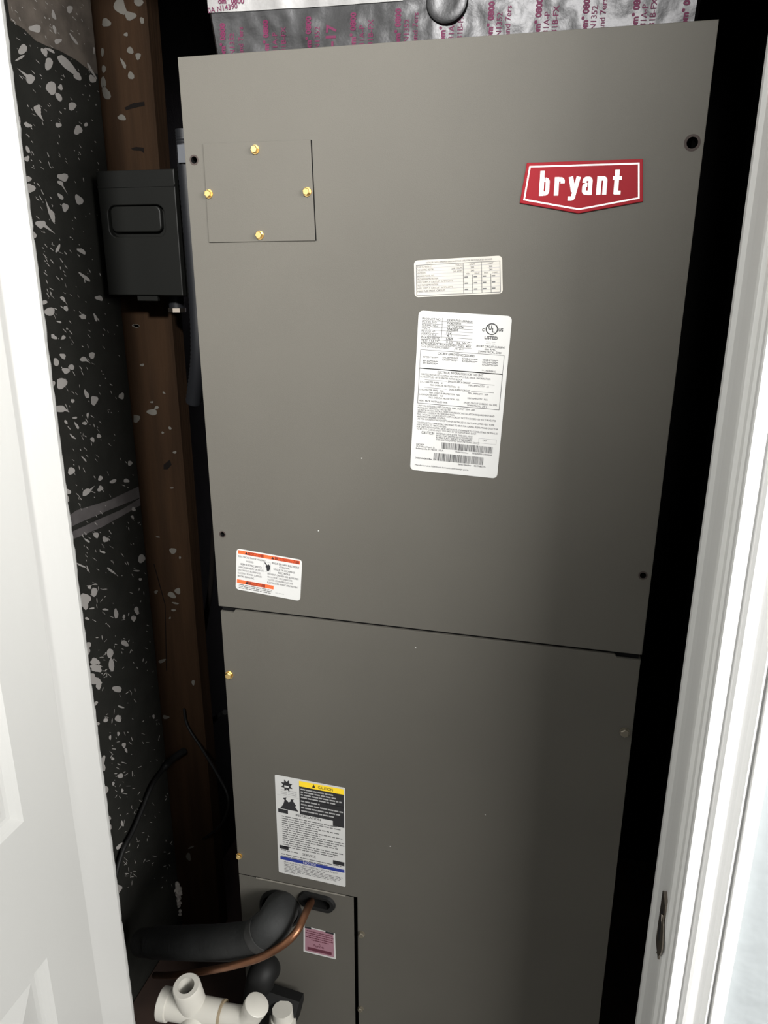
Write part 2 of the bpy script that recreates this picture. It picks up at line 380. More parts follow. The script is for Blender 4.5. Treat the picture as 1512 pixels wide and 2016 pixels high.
big = [(0,60,26,32,0,0),(125,30,22,18,40,0),(265,100,28,14,30,0),(370,105,12,34,-25,0),(25,265,26,18,30,0),(105,270,18,16,0,0),(70,142,20,8,20,0),(45,475,22,34,-25,0),(100,425,28,20,30,0),(125,545,30,26,20,0),(170,515,26,22,0,0),
 (90,650,48,40,0,0),(10,655,26,26,0,0),(270,450,28,20,20,40,40),(340,418,26,26,0,0),(295,740,16,40,-15,0),(360,790,34,34,0,0),(585,755,22,28,0,0),(70,860,52,30,10,40,30),(180,795,14,18,0,0),(345,1115,14,24,-25,0),(398,1085,18,18,0,0),
 (170,1375,26,34,30,0),(655,1310,20,20,0,0),(410,1435,20,20,0,0),(515,1460,26,16,-20,0),(625,1455,24,16,0,0),(410,1520,24,22,0,0),(295,1550,40,24,-30,50,-45),(130,1540,36,24,30,0),(135,1600,14,34,-20,0),(305,915,8,26,0,0),(280,980,20,14,30,0),(215,1000,10,34,-30,0),(180,1090,8,30,-45,0),(275,1275,6,30,-45,0),(200,935,18,10,0,0),(125,970,10,20,-40,0)]
blobs += [(100+x/A2, 600+y/A2, rx/A2, ry/A2, r, t/A2, *d) for x, y, rx, ry, r, t, *d in big]
big = [(375,435,20,26,-30,0),(450,470,22,26,0,0),(300,480,8,26,-50,0),(430,575,26,8,10,0),(500,730,10,40,-50,0),(710,730,30,6,0,0),(750,630,30,34,0,0),(740,800,12,12,0,0),(360,905,28,34,0,0),(285,970,45,50,0,0),(290,1020,20,34,20,0),(320,865,18,12,-20,0),
 (540,1085,16,44,0,0),(710,1058,22,28,0,0),(685,1125,20,22,0,0),(605,1110,10,20,0,0),(450,1050,24,8,0,0),(340,1040,24,6,-10,0),(300,1125,18,10,10,0),(490,1412,28,38,0,0),(612,1330,32,22,20,0),(505,1520,20,44,0,0),(365,1480,40,26,20,0),(380,1540,40,22,-20,0),(310,1345,20,30,20,0),(310,1395,16,24,0,0),
 (365,1640,60,28,10,0),(335,1600,40,20,0,0),(265,1240,24,18,40,0),(675,285,16,10,40,0),(685,220,14,20,-40,0),(250,685,40,8,25,0),(210,870,14,30,0,0)]
blobs += [(100+x/A2, 950+y/A2, rx/A2, ry/A2, r, t/A2, *d) for x, y, rx, ry, r, t, *d in big]
A3 = 3.979
big = [(355,60,50,24,20,0),(345,165,50,26,10,0),(375,205,18,26,0,0),(520,225,36,26,20,0),(350,340,24,12,-40,0),(325,400,22,40,-20,0),(430,470,20,14,0,0),(527,458,24,26,0,0),(370,495,16,10,20,0),(530,575,12,14,0,0),(573,665,16,20,0,0),(590,705,10,18,-20,0),(410,780,16,34,20,0),(405,830,18,44,-20,0),
 (485,770,12,12,0,0),(545,905,22,20,0,0),(425,1020,26,34,10,0),(490,965,10,14,0,0),(560,1020,10,14,0,0),(450,1240,22,20,0,0),(460,1315,14,30,15,0),(540,1455,40,14,-40,0),(525,1790,34,34,0,0),(805,440,10,14,0,0),(640,890,4,24,0,0),(465,605,8,20,0,0),(560,1280,10,24,-20,0),(550,365,30,6,20,0),(475,30,22,44,0,0)]
blobs += [(100+x/A3, 1300+y/A3, rx/A3, ry/A3, r, t/A3, *d) for x, y, rx, ry, r, t, *d in big]
kk = 1.5
for b in blobs:
    px, py, rx, ry, rot, tail = b[:6]; tdir = b[6] if len(b) > 6 else 50
    s_ = MB(); kk += .02; pts = [on_board(x, y, kk) for x, y in blob(px, py, rx, ry, rot, tail, tdir)]
    pts = [p for p in pts if p.y < .2995]
    if len(pts) < 6: continue
    s_.add(pts, [tuple(range(len(pts)))], 'splat')
    s_.build('paint_drop', wall_left)
s_ = MB()                                          # the fine spray between the drops
for i in range(620):
    py = rs.uniform(-10, 1750); x_l = 20+py*.128+(8 if py > 600 else 0); x_r = 195+py*.087
    t = rs.random()**1.7; px = x_l+(x_r-x_l)*t; L = rs.uniform(1.0, 6.5)*(1-.4*t); w = rs.uniform(.35, .95)
    pts = [on_board(x, y, 1.2) for x, y in blob(px, py, L, w, rs.gauss(52, 14) if py < 1150 else rs.uniform(0, 180), rough=.1, n=7)]
    if max(p.y for p in pts) < .2995: s_.add(pts, [tuple(range(7))], 'splat')
s_.build('paint_spray', wall_left, kind='stuff')

# ------------------------------------------------------------------ the stud
SY = .30; sx0, sx1 = -.294, -.205
stud = MB(); nz = 40; vs = []; fs = []
for i in range(nz+1):
    z = PLAT+.001+(CZ-.002-PLAT)*i/nz; w = .002*noise.noise((0, 0, z*3))
    vs += [(sx0, SY+.0005, z), (sx0+.003, SY, z), (sx1-.003+w, SY, z), (sx1+w, SY+.003, z), (sx1+w, SY+.036, z), (sx1-.003, SY+.038, z), (sx0, SY+.038, z)]
for i in range(nz):
    for k in range(7): a = i*7+k; b = i*7+(k+1) % 7; fs.append((a, b, b+7, a+7))
fs += [tuple(range(6, -1, -1)), tuple(range(nz*7, nz*7+7))]
stud.add(vs, fs, 'wood')
stud_o = stud.build('wood_stud', label='rough brown timber stud spattered with paint beside the dark wall', category='stud')
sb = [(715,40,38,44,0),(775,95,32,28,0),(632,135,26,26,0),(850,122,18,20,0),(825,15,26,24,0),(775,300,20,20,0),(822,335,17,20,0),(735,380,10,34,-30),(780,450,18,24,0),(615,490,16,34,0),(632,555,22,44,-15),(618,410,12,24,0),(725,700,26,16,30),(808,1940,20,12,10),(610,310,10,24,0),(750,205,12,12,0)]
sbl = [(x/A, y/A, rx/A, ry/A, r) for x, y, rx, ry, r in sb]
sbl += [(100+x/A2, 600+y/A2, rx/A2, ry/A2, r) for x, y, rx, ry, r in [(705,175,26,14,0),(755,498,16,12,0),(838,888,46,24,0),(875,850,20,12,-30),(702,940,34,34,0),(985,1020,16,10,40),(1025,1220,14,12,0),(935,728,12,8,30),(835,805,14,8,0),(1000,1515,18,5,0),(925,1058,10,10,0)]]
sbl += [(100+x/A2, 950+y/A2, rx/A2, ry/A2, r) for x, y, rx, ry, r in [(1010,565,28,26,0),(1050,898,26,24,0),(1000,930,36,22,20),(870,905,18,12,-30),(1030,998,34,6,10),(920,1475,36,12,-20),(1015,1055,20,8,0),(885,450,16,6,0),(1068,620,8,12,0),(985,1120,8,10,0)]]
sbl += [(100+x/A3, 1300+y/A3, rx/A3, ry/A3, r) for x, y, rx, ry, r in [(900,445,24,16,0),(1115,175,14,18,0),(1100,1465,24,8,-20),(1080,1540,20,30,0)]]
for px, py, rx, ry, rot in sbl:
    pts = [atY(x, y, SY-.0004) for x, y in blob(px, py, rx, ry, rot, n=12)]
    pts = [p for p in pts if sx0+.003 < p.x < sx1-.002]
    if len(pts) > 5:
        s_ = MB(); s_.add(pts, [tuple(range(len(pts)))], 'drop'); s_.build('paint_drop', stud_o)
for poly in ([(245,212),(262,203),(284,200),(285,208),(262,213),(248,217)], [(258,292),(268,289),(283,291),(284,302),(278,297),(262,296)], [(322,915),(334,905),(338,915),(330,924),(322,924)]):
    s_ = MB(); s_.add([atY(x, y, SY-.0003) for x, y in poly], [tuple(range(len(poly)))], 'mark'); s_.build('gouge', stud_o)
s_ = MB(); pts = [atY(x, y, SY-.0002) for x, y in ((303, 1110), (325, 1190), (328, 1320))]   # a drying crack
s_.tube(pts, .0009, 'mark', 6); s_.build('crack', stud_o)

# plaster lumps squeezed out beside the stud foot
pl_t = MB()
for px, py, r in ((338,1748,.008),(345,1758,.007),(350,1750,.006),(334,1742,.006),(342,1740,.005),(345,1768,.0055),(341,1776,.005),(347,1782,.0035),(338,1790,.003),(340,1797,.003),(330,1752,.004)):
    c = atY(px, py, SY-.006); c.x = max(c.x, LBX+.003); bm = bmesh.new(); bmesh.ops.create_icosphere(bm, subdivisions=3, radius=r)
    vs = [(v.co*(1+.7*noise.noise(v.co*230+c*90))+c) for v in bm.verts]; fs = [tuple(v.index for v in f.verts) for f in bm.faces]; bm.free()
    pl_t.add(vs, fs, 'plaster')
pl_t.build('plaster_lump', stud_o, smooth=True, label='pale crumbled plaster clinging to the stud foot')

# ------------------------------------------------------------------ the air handler
UW = .537; SEAM = (F(432, 1193)[1]+F(1263, 1290)[1])/2
unit = thing('air_handler', (UW/2, .28, PLAT), 'tall taupe metal air handler cabinet with a red badge, standing on the platform', 'air handler')
mb = MB()
mb.box((.003, .024, PLAT), (UW-.003, .56, -.002), 'unit'); mb.build('cabinet', unit)
mb = MB(); mb.box((.008, .0205, PLAT+.002), (UW-.008, .0238, -.006), 'gap_shade'); mb.build('gap_shade', unit, label='black sheet added behind the doors to darken the gaps')  # black sheet put in so the door gaps read as deep shade
ud = MB()
hp = [F(382, 315), F(1363, 281), F(438, 1052), F(1266, 1133)]; hr = [.0040, .0056, .0034, .0038]
plate(ud, [[(.0012, SEAM), (UW-.0014, SEAM), (UW+.0017, 0), (-.0022, 0)]]+[circle(x, z, r) for (x, z), r in zip(hp, hr)], 0, .02, 'unit', .0008)
upper = ud.build('upper_door', unit, smooth=True)
for (x, z), r in zip(hp, hr):                       # the dark rim of each empty screw hole
    s_ = MB(); s_.tube([(x, -.0001, z), (x, .019, z)], r*.92, 'gap_shade', 20, caps=False)
    ring = [(x+q*r*math.cos(t), -.00012, z+q*r*math.sin(t)) for q in (.92, 1.35) for t in [2*math.pi*k/20 for k in range(20)]]
    s_.add(ring, [(k, (k+1) % 20, 20+(k+1) % 20, 20+k) for k in range(20)], 'hole'); s_.build('screw_hole', upper)

def hex_screw(name, x, z, parent, y=0.0, r=.0042, m='brass', tilt=0):
    s_ = MB(); w = circle(x, z, r*1.13, 18); s_.prism(w, y-.0012, y+.0004, m)
    h = [(x+r*math.cos(math.radians(60*k+tilt)), z+r*math.sin(math.radians(60*k+tilt))) for k in range(6)]
    h2 = [(x+(q-x)*.8, z+(w_-z)*.8) for q, w_ in h]
    s_.add([(a, y-.0012, b) for a, b in h]+[(a, y-.0042, b) for a, b in h]+[(a, y-.0052, b) for a, b in h2],
           [(k, (k+1) % 6, 6+(k+1) % 6, 6+k) for k in range(6)]+[(6+k, 6+(k+1) % 6, 12+(k+1) % 6, 12+k) for k in range(6)]+[tuple(range(12, 18))], m)
    return s_.build(name, parent)

# the small cover plate with four brass screws
cq = corners((400.5, 283), (612, 275.5), (621.5, 474), (412.5, 477.5))
cp = MB(); plate(cp, [cq], -.0016, .0014, 'unit', .0005)
a, b, c, d = [Vector(q) for q in cq]                # the open crack along its right edge
rr = (b-a).normalized()*.0011
cp.add([(b.x, -.0003, b.y), (b.x+rr.x, -.0003, b.y), (c.x+rr.x, -.0003, c.y), (c.x, -.0003, c.y)], [(0, 1, 2, 3)], 'gap_shade')
cover = cp.build('cover_plate', unit)
def chips(parent, pts, y):
    for px, py, r in pts:
        x, z = F(px, py); s_ = MB(); s_.prism(circle(x, z, r, 7, r*.7), y-.0002, y, 'white'); s_.build('paint_chip', parent)
chips(upper, ((712, 902, .0008), (627, 1045, .0009)), 0)
for px, py, t in ((504, 295, 10), (413, 382, 25), (606, 378, 40), (513, 463, 5)): hex_screw('screw', *F(px, py), cover, y=-.0016, tilt=t)

# the lower door, cut away at its lower left for the fitting panel
lx0, lx1 = .003, UW-.002
SL = SEAM-.0036; ftop = (F(466, 1721)[1], F(697, 1768)[1]); slx = F(697, 1880)[0]
ld = MB()
lo = [(lx0, SL), (lx0, SL-.004), (lx0+.018, SL-.004), (lx0+.021, SL), (lx1-.030, SL), (lx1-.026, SL-.003), (lx1, SL-.0045), (lx1, PLAT+.002), (slx+.0055, PLAT+.002), (slx+.0055, ftop[1]+.001), (lx0, ftop[0]+.001)]
lo = [(lx0, SL-.004), (lx0+.018, SL-.004), (lx0+.021, SL), (lx1-.030, SL), (lx1-.026, SL-.004), (lx1, SL-.004), (lx1, PLAT+.002), (slx+.0055, PLAT+.002), (slx+.0055, ftop[1]+.001), (lx0, ftop[0]+.001)]
plate(ld, [lo[::-1]], .001, .019, 'unit', .0008); lower = ld.build('lower_door', unit, smooth=True)
for px, py, m_, r in ((451, 1329, 'brass', .0052), (471, 1685, 'brass', .0042), (712, 1839, 'dullzinc', .0046), (710, 1986, 'dullzinc', .004), (1230, 1442, 'dullzinc', .0055)):
    hex_screw('screw', *F(px, py), lower, y=.001, r=r, m=m_, tilt=px)
gk = MB(); gk.box((.0045, .0045, SL-.0038), (UW-.0045, .0204, SEAM-.0003), 'gap_shade'); gk.build('joint_shade', unit, label='black strip added to shade the joint between the doors')  # black filler over the lower door's ledge, painted shade for the joint
chips(lower, ((818, 1276, .0009), (768, 1667, .0011), (955, 1605, .0008)), .001)
fp = MB()
gc = F(552, 1790); oc = (F(590, 1768), F(657, 1784)); ocx = ((oc[0][0]+oc[1][0])/2, (oc[0][1]+oc[1][1])/2); orx = (oc[1][0]-oc[0][0])/2
dc = F(520, 1905)
def stadium(cx, cz, rx, rz, rot, n=24):
    ca, sa = math.cos(rot), math.sin(rot); w = rx-rz; out = []
    for k in range(n):
        t = 2*math.pi*k/n; x = rz*math.cos(t)+(w if math.cos(t) > 0 else -w); z = rz*math.sin(t); out.append((cx+x*ca-z*sa, cz+x*sa+z*ca))
    return out
ov = stadium(*ocx, orx, orx*.46, -.06)
plate(fp, [[(lx0, PLAT+.002), (slx, PLAT+.002), (slx, ftop[1]-.001), (lx0, ftop[0]-.001)], circle(*gc, .030, 28), ov], .0015, .0012, 'unit', .0005)
fp.add([(lx0+.028, .0003, ftop[0]-.0012), (slx-.012, .0003, ftop[1]-.0012), (slx-.012, .0013, ftop[1]+.0004), (lx0+.028, .0013, ftop[0]+.0004)], [(0, 1, 2, 3)], 'edge_glint')  # pale strip paints a highlight along the panel's top bend
fitting = fp.build('fitting_panel', unit)
gm = MB(); o2 = stadium(*ocx, orx*1.10, orx*.55, -.06); o3 = stadium(*ocx, orx*.8, orx*.3, -.06)
n = len(o2); gm.add([(x, .0016, z) for x, z in o2]+[(x, -.003, z) for x, z in stadium(*ocx, orx*1.03, orx*.5, -.06)]+[(x, -.002, z) for x, z in o3]+[(x, .016, z) for x, z in o3],
    [(r*n+k, r*n+(k+1) % n, (r+1)*n+(k+1) % n, (r+1)*n+k) for r in range(3) for k in range(n)], 'blackp'); gm.build('grommet', fitting, smooth=True, label='oval black rubber grommet')
gm = MB(); vs = []; fs = []
for y, q in ((.0014, .034), (-.003, .0325), (-.003, .029), (.012, .029)): vs += [(x, y, z) for x, z in circle(*gc, q, 28)]
gm.add(vs, [(r*28+k, r*28+(k+1) % 28, (r+1)*28+(k+1) % 28, (r+1)*28+k) for r in range(3) for k in range(28)], 'blackp'); gm.build('grommet', fitting, smooth=True, label='round black rubber grommet')

# ---- badge
bq = [F(*q) for q in ((1037.5, 321), (1265.5, 313.5), (1265.5, 397), (1139, 420.5), (1023.5, 400))]
bd = MB(); plate(bd, [bq[::-1]], -.0022, .0021, 'red', .0006)
cen = Vector((sum(q[0] for q in bq)/5, sum(q[1] for q in bq)/5))
def inset(poly, d):
    P = [Vector(q) for q in poly]; n = len(P); out = []
    for i in range(n):
        e1 = (P[i]-P[i-1]).normalized(); e2 = (P[(i+1) % n]-P[i]).normalized()
        n1 = Vector((e1.y, -e1.x)); n2 = Vector((e2.y, -e2.x)); k = (n1+n2).normalized(); out.append(P[i]+k*(d/max(.3, k.dot(n1))))
    return out
i1 = inset(bq, .0031); i2 = inset(bq, .0046)
bd.add([(p.x, -.0024, p.y) for p in i1]+[(p.x, -.0024, p.y) for p in i2], [(k, (k+1) % 5, 5+(k+1) % 5, 5+k) for k in range(5)], 'badgewhite')
p0 = Vector(F(1000+221/3.6, 250+490/3.6)); p1 = Vector(F(1000+832/3.6, 250+479/3.6)); ph = Vector(F(1000+233/3.6, 250+314/3.6))
ex = (p1-p0).normalized(); hh = (ph-p0).length; ez = Vector((-ex.y, ex.x))
tot = (p1-p0).length/hh
dep = [0]
def stroke(pts, w, ox):
    P = [Vector(p) for p in pts]; L = []; R_ = []
    for i, p in enumerate(P):
        d1 = (P[i]-P[i-1]).normalized() if i else None; d2 = (P[i+1]-P[i]).normalized() if i < len(P)-1 else None
        d = ((d1 or d2)+(d2 or d1)).normalized(); nn = Vector((-d.y, d.x)); k = 1/max(.5, nn.dot(Vector((-(d2 or d1).y, (d2 or d1).x))))
        L.append(p+nn*w/2*k); R_.append(p-nn*w/2*k)
    pts3 = [p0+ex*((q.x+ox)*hh)+ez*(q.y*hh) for q in L+R_]; n = len(P)
    dep[0] += .00003
    bd.add([(q.x, -.0025-dep[0], q.y) for q in pts3], [(i, i+1, n+i+1, n+i) for i in range(n-1)], 'badgewhite')
def arc(cx, cz, r, a0, a1, n=5): return [(cx+r*math.cos(math.radians(a0+(a1-a0)*k/n)), cz+r*math.sin(math.radians(a0+(a1-a0)*k/n))) for k in range(n+1)]
S = .185; XH = .74; h_ = S/2; T = XH-h_; B = h_; wl_ = .43; rr_ = .11
def bowl(x0, x1, z0, z1, r=.1): return arc(x1-r, z1-r, r, 90, 0)+arc(x1-r, z0+r, r, 0, -90)+arc(x0+r, z0+r, r, -90, -180)+arc(x0+r, z1-r, r, 180, 90)+[((x0+x1)/2, z1)]
sc6 = (tot-.0)/3.42                                  # advance so that the word fills its measure
o_ = 0
xr = wl_-h_
stroke([(h_, 0), (h_, 1)], S, o_); stroke(bowl(h_, xr, B, T), S*.92, o_); o_ += .60*sc6
stroke([(h_, 0), (h_, XH)], S, o_); stroke([(h_, T-.1)]+arc(h_+.09, T-.09, .09, 150, 90, 3)+arc(xr-.08, T-.08, .08, 90, 0)+[(xr, T-.16)], S*.9, o_); o_ += .545*sc6
stroke([(h_, XH), (.235, .14)], S, o_); stroke([(.42, XH), (.25, -.02)]+arc(.16, -.04, .09, 10, -90)+[(.02, -.13)], S*.95, o_); o_ += .555*sc6
stroke([(h_, XH-.25)]+arc(h_+.09, T-.09, .09, 180, 90)+arc(xr-.09, T-.09, .09, 90, 0)+[(xr, 0)], S*.92, o_); stroke(bowl(h_, xr, B, .40, .08), S*.9, o_); o_ += .575*sc6
stroke([(h_, 0), (h_, XH)], S, o_); stroke([(h_, T-.08)]+arc(h_+.09, T-.09, .09, 150, 90, 3)+arc(xr-.09, T-.09, .09, 90, 0)+[(xr, 0)], S*.92, o_); o_ += .60*sc6
stroke([(.17, .98), (.17, .02)], S, o_); stroke([(.1, .075), (.37, .075)], S*.8, o_); stroke([(0, T), (.37, T)], S*.8, o_)
bd.build('badge', upper, label='red pentagonal badge with white lettering and border')

# ---- pale table label
L = Label(corners((815, 513), (988.5, 503), (990, 578), (816.5, 585.5)), 'stained', .004)
L.text('INSTALLER CHECK APPROPRIATE BOX AND PLACE LABEL OVER SPACE INDICATED ON DOOR', .14, .095, .040, 'greyink', w=.75)
L.frame(.025, .135, .975, .955); 
for i in range(1, 10): L.hline(.025 if i != 20 else .57, .975, .135+.082*i, 'paleink', .0005)
for u in (.565, .77): L.vline(u, .135, .955)
for u in (.667, .872): L.vline(u, .46, .955)
rows = ['MODEL NO. HEATER KIT', 'THE ELECTRIC HEATER', 'HEATER KW', 'BREAKER MODEL NO.', 'FIELD PHS FUSE PROTECTION', 'MIN SUPPLY CIRCUIT AMPACITY', 'FIELD PHS FUSE PROTECTION', 'MIN SUPPLY CIRCUIT AMPACITY', 'FIELD FUSE PROT. CIRCUIT']
for i, t in enumerate(rows):
    v = .205+.082*i; L.text(t, .035, v, .045, 'greyink', w=(.17, .19, .1, .2, .24, .41, .24, .41, .32)[i], bold=.02)
for t, v in (('VOLTS', .205), ('208 VOLTS', .29), ('240 AMPS', .37)): L.text(t, .555, v, .045, 'greyink', align='r')
for u, t in ((.667, 'UNIT'), (.872, 'UNIT')):
    L.text(t, u, .205, .045, 'greyink', align='c'); L.text('208', u, .285, .045, 'greyink', align='c'); L.text('240', u, .37, .045, 'greyink', align='c')
for u in (.616, .72, .82, .92):
    L.text('MIN' if u in (.616, .82) else 'MAX', u, .45, .045, 'greyink', align='c')
    for v in (.535, .70, .865): L.greek(u-.04, u, v-.02, .035)
L.build('table_label', upper, label='small stained white table label above the rating plate')

# ---- rating plate
L = Label(corners((824.5, 611), (1008.5, 622.5), (978.5, 942), (807.5, 924.5)), 'white', .005)
L.rnd = random.Random(3)
rows = [('PRODUCT NO.', 'FX4DNF031L00ABAA'), ('MODEL NO.', 'FX4DNF031'), ('SERIAL NO.', '0217A82776'), ('VOLTS', '208/230'), ('MOTOR HP', '1/2'), ('MOTOR FLA', '4.1'), ('PHASE/HERTZ', '1/60'), ('TEST STATIC', '0.20   IN. W.C.'), ('REFRIGERANT  410A', 'DESIGN PSIG  450')]
for i, (a_, b_) in enumerate(rows):
    v = .052+.0185*i; L.text(a_, .045, v, .0125, 'ink', w=min(.27, .0185*len(a_)), bold=.02); L.text(b_, .32, v, .0125, 'ink', w=min(.27, .0178*len(b_)), bold=.02); L.hline(.045, .60, v+.004, 'greyink', .0004)
L.vline(.265, .035, .19, 'greyink', .0005)
L.text('DATE OF MANUFACTURING        JAN 2017', .045, .218, .011, 'ink', w=.47, bold=.02)
ring = [(.80+.066*q*math.cos(t), .082+.0345*q*math.sin(t)) for q in (1, .82) for t in [2*math.pi*k/28 for k in range(28)]]
L.add([(x, L.y-.00024, z) for x, z in [L.p(*q) for q in ring]], [(k, (k+1) % 28, 28+(k+1) % 28, 28+k) for k in range(28)], 'ink')
L.text('U', .782, .086, .025, 'ink', align='c', w=.035, bold=.03); L.text('L', .818, .100, .025, 'ink', align='c', w=.028, bold=.03)
L.text('C', .71, .098, .017, 'ink', align='c', w=.025, bold=.03); L.text('US', .895, .092, .018, 'ink', align='c', w=.05, bold=.03)
L.text('LISTED', .80, .142, .018, 'ink', align='c', w=.14, bold=.03)
for v in (.158, .168): L.greek(.75, .85, v, .004, 'paleink')
L.text('SHORT CIRCUIT CURRENT', .805, .192, .012, 'ink', align='c', w=.31, bold=.02); L.text('5kA RMS,', .80, .208, .012, 'ink', align='c', w=.12, bold=.02); L.text('SYMMETRICAL, 230V', .80, .225, .013, 'ink', align='c', w=.25, bold=.02)
L.frame(.045, .232, .955, .345, 'greyink', .0005)
L.text('CAC/BDP APPROVED ACCESSORIES', .44, .2545, .014, 'ink', align='c', w=.40, bold=.02)
for u, vv in ((.08, (.275, .30, .313)), (.295, (.27, .284)), (.51, (.27, .284)), (.73, (.268, .282, .296))):
    for v in vv: L.text('KFCEH**01N**', u, v+.004, .0105, 'ink', w=.165, bold=.02)
L.text('** - NUMERIC', .73, .337, .0105, 'ink', w=.15, bold=.02)
L.frame(.045, .345, .955, .563, 'greyink', .0007); L.hline(.045, .955, .345, 'ink', .001)
L.text('ELECTRICAL INFORMATION FOR THIS UNIT', .5, .368, .014, 'ink', align='c', w=.5, bold=.02)
tx = [('FOR FIELD INSTALLED ELECTRIC HEATERS APPLY ELECTRICAL INFORMATION', .06, .386, .77), ('PLATE SUPPLIED WITH HEATER IN THIS BLOCK.', .06, .402, .47), ('SINGLE SUPPLY CIRCUIT', .37, .419, .25), ('L1/L2 HEATER AMPS    0', .06, .433, .25), ('MIN. AMPACITY   5.1', .60, .433, .22), ('MAX. OVERCUR. PROTECTION   15', .17, .449, .33),
  ('DUAL SUPPLY CIRCUIT', .39, .467, .23), ('L1/L2 HEATER AMPS    N/A', .06, .481, .27), ('MIN. AMPACITY   N/A', .60, .481, .22), ('MAX. OVERCUR. PROTECTION   N/A', .17, .497, .34), ('L3/L4 HEATER AMPS    N/A', .06, .512, .27), ('MIN. AMPACITY   N/A', .60, .512, .22), ('MAX. OVERCUR. PROTECTION   N/A', .17, .527, .34), ('HEAT PACK INSTALLED  N/A', .06, .551, .32), ('SHORT CIRCUIT CURRENT: 5kA RMS,', .56, .541, .37), ('SYMMETRICAL, 230 V', .60, .556, .22),
  ('UNIT HAS INTEGRAL LIMIT CONTROL. MAX. OUTLET TEMP. 200F', .05, .583, .64), ('MOTOR ELECTRONICALLY PROTECTED.', .05, .597, .38), ('SEE INSTALLATION INSTRUCTIONS FOR SPECIFIC INSTALLATION REQUIREMENTS AND', .05, .611, .86), ('APPROVED ACCESSORY KIT INFORMATION.', .05, .625, .42), ('MAX. VOLTAGE TO GROUND OF SUPPLY CIRCUIT NOT TO EXCEED 150 VOLTS IF HEATER', .05, .639, .88), ('HAS CIRCUIT BREAKER CONTROL.', .05, .653, .33), ('USE FOR COOLING ONLY EXCEPT WHEN INSTALLED AS PART OF A LISTED HEAT PUMP.', .05, .667, .87),
  ('CLEARANCE TO COMBUSTIBLE MATERIALS TO BE 0" FOR CASING, PLENUM AND DUCT FOR', .05, .690, .91), ('UNITS WITH 0 TO 18KW HEATERS.', .05, .704, .34), ('FOR UNITS WITH HEATERS 20KW AND ABOVE, CLEARANCE TO COMBUSTIBLE MATERIAL IS', .05, .718, .91), ('TO BE 0" TO CASING AND 1" FOR FIRST 36" OF PLENUM AND DUCT.', .05, .732, .68),
  ('METERING DEVICE FOR THIS COIL MUST', .28, .751, .41), ('MATCH THAT SHOWN ON OUTDOOR UNIT', .28, .764, .41), ('RATING PLATE. REPLACE IF NECESSARY.', .28, .777, .41), ('THIS UNIT IS EQUIPPED WITH METERING DEVICE', .28, .790, .49), ('TXV', .80, .769, .05)]
for t, u, v, w in tx: L.text(t, u, v, .0108, 'ink', w=w, bold=.018)
for v in (.414, .462): L.hline(.11, .36, v, 'greyink', .0004); L.hline(.63, .88, v, 'greyink', .0004)
L.text('CAUTION', .11, .757, .019, 'ink', w=.145, bold=.03); L.frame(.76, .752, .955, .782, 'paleink', .0004)
def barcode(u0, u1, v0, v1, seed):
    r_ = random.Random(seed); u = u0
    while u < u1: w = r_.choice((.003, .003, .005, .008)); L.rect(u, v0, min(u+w, u1), v1, 'ink'); u += w+r_.choice((.003, .004, .006))
barcode(.345, .925, .800, .842, 1); barcode(.265, .83, .872, .922, 2)
for t, u, v, w in (('CAC/BDP', .055, .832, .09), ('7310 West Morris St.', .055, .845, .22), ('Indianapolis, IN 46231 U.S.A.', .055, .858, .32), ('Model Number', .51, .857, .15), ('FX4DNF031L00ABAA', .70, .857, .22), ('Serial Number', .55, .937, .15), ('0217A82776', .73, .937, .13), ('346294-4001 Rev. D', .055, .922, .23), ('Manufactured in USA from domestic and foreign parts.', .055, .968, .62)):
    L.text(t, u, v, .0105, 'ink', w=w, bold=.015)
L.build('rating_plate', upper, label='tall white rating plate of small print and two barcodes')

# ---- orange electrical warning label
L = Label(corners((466, 1079.5), (595, 1102.5), (591, 1183), (464, 1159.5)), 'white', .0045)
L.rect(.025, .03, .97, .115, 'orange'); 
for u0, u1 in ((.11, .42), (.52, .96)): L.rect(u0+.07, .035, u1, .11, 'brick', 2)
for u in (.13, .535): L.poly([(u, .105), (u+.025, .04), (u+.05, .105)], 'ink', 3)
L.text('WARNING', .21, .098, .055, 'orange', w=.17, k=4); L.text('AVERTISSEMENT', .64, .098, .055, 'orange', w=.28, k=4)
left = [('ELECTRICAL SHOCK HAZARD', .03, .42), ('HAZARD:', .16, .11), ('HIGH ELECTRIC SHOCK', .06, .34), ('CAN CAUSE INJURY OR DEATH', .03, .40), ('DISCONNECT ALL REMOTE', .03, .35), ('ELECTRIC POWER SUPPLIES', .03, .37), ('BEFORE SERVICING.', .03, .26)]
for i, (t, u, w) in enumerate(left): L.text(t, u, .195+(.09*i if i < 2 else .05+.075*i-.02), .042, 'greyink', w=w, bold=.02)
right = [('RISQUE DE CHOC ELECTRIQUE', .55, .41), ('ATTENTION:', .66, .16), ('RISQUE DE DECHARGE', .58, .32), ('ELECTRIQUE', .65, .18), ('PEUVENT CAUSER DES BLESSURES', .49, .47), ('OU LA MORT. DECONNECTER', .49, .38), ("TOUTES LES ALIMENTATIONS", .49, .39), ("ELECTRIQUES AVANT L'ENTRETIEN", .49, .46)]
for i, (t, u, w) in enumerate(right): L.text(t, u, .215+.070*i, .042, 'greyink', w=w, bold=.02)
L.frame(.43, .2, .53, .43, 'paleink', .0004)
L.poly([(.435, .22), (.45, .21), (.48, .27), (.50, .24), (.525, .28), (.525, .36), (.50, .42), (.475, .40), (.47, .33), (.455, .32), (.465, .28)], 'ink', 2)
L.rect(.02, .745, .59, .835, 'orange'); L.rect(.17, .75, .46, .83, 'brick', 2); L.poly([(.15, .825), (.175, .755), (.2, .825)], 'ink', 3); L.text('WARNING', .24, .815, .05, 'orange', w=.17, k=4)
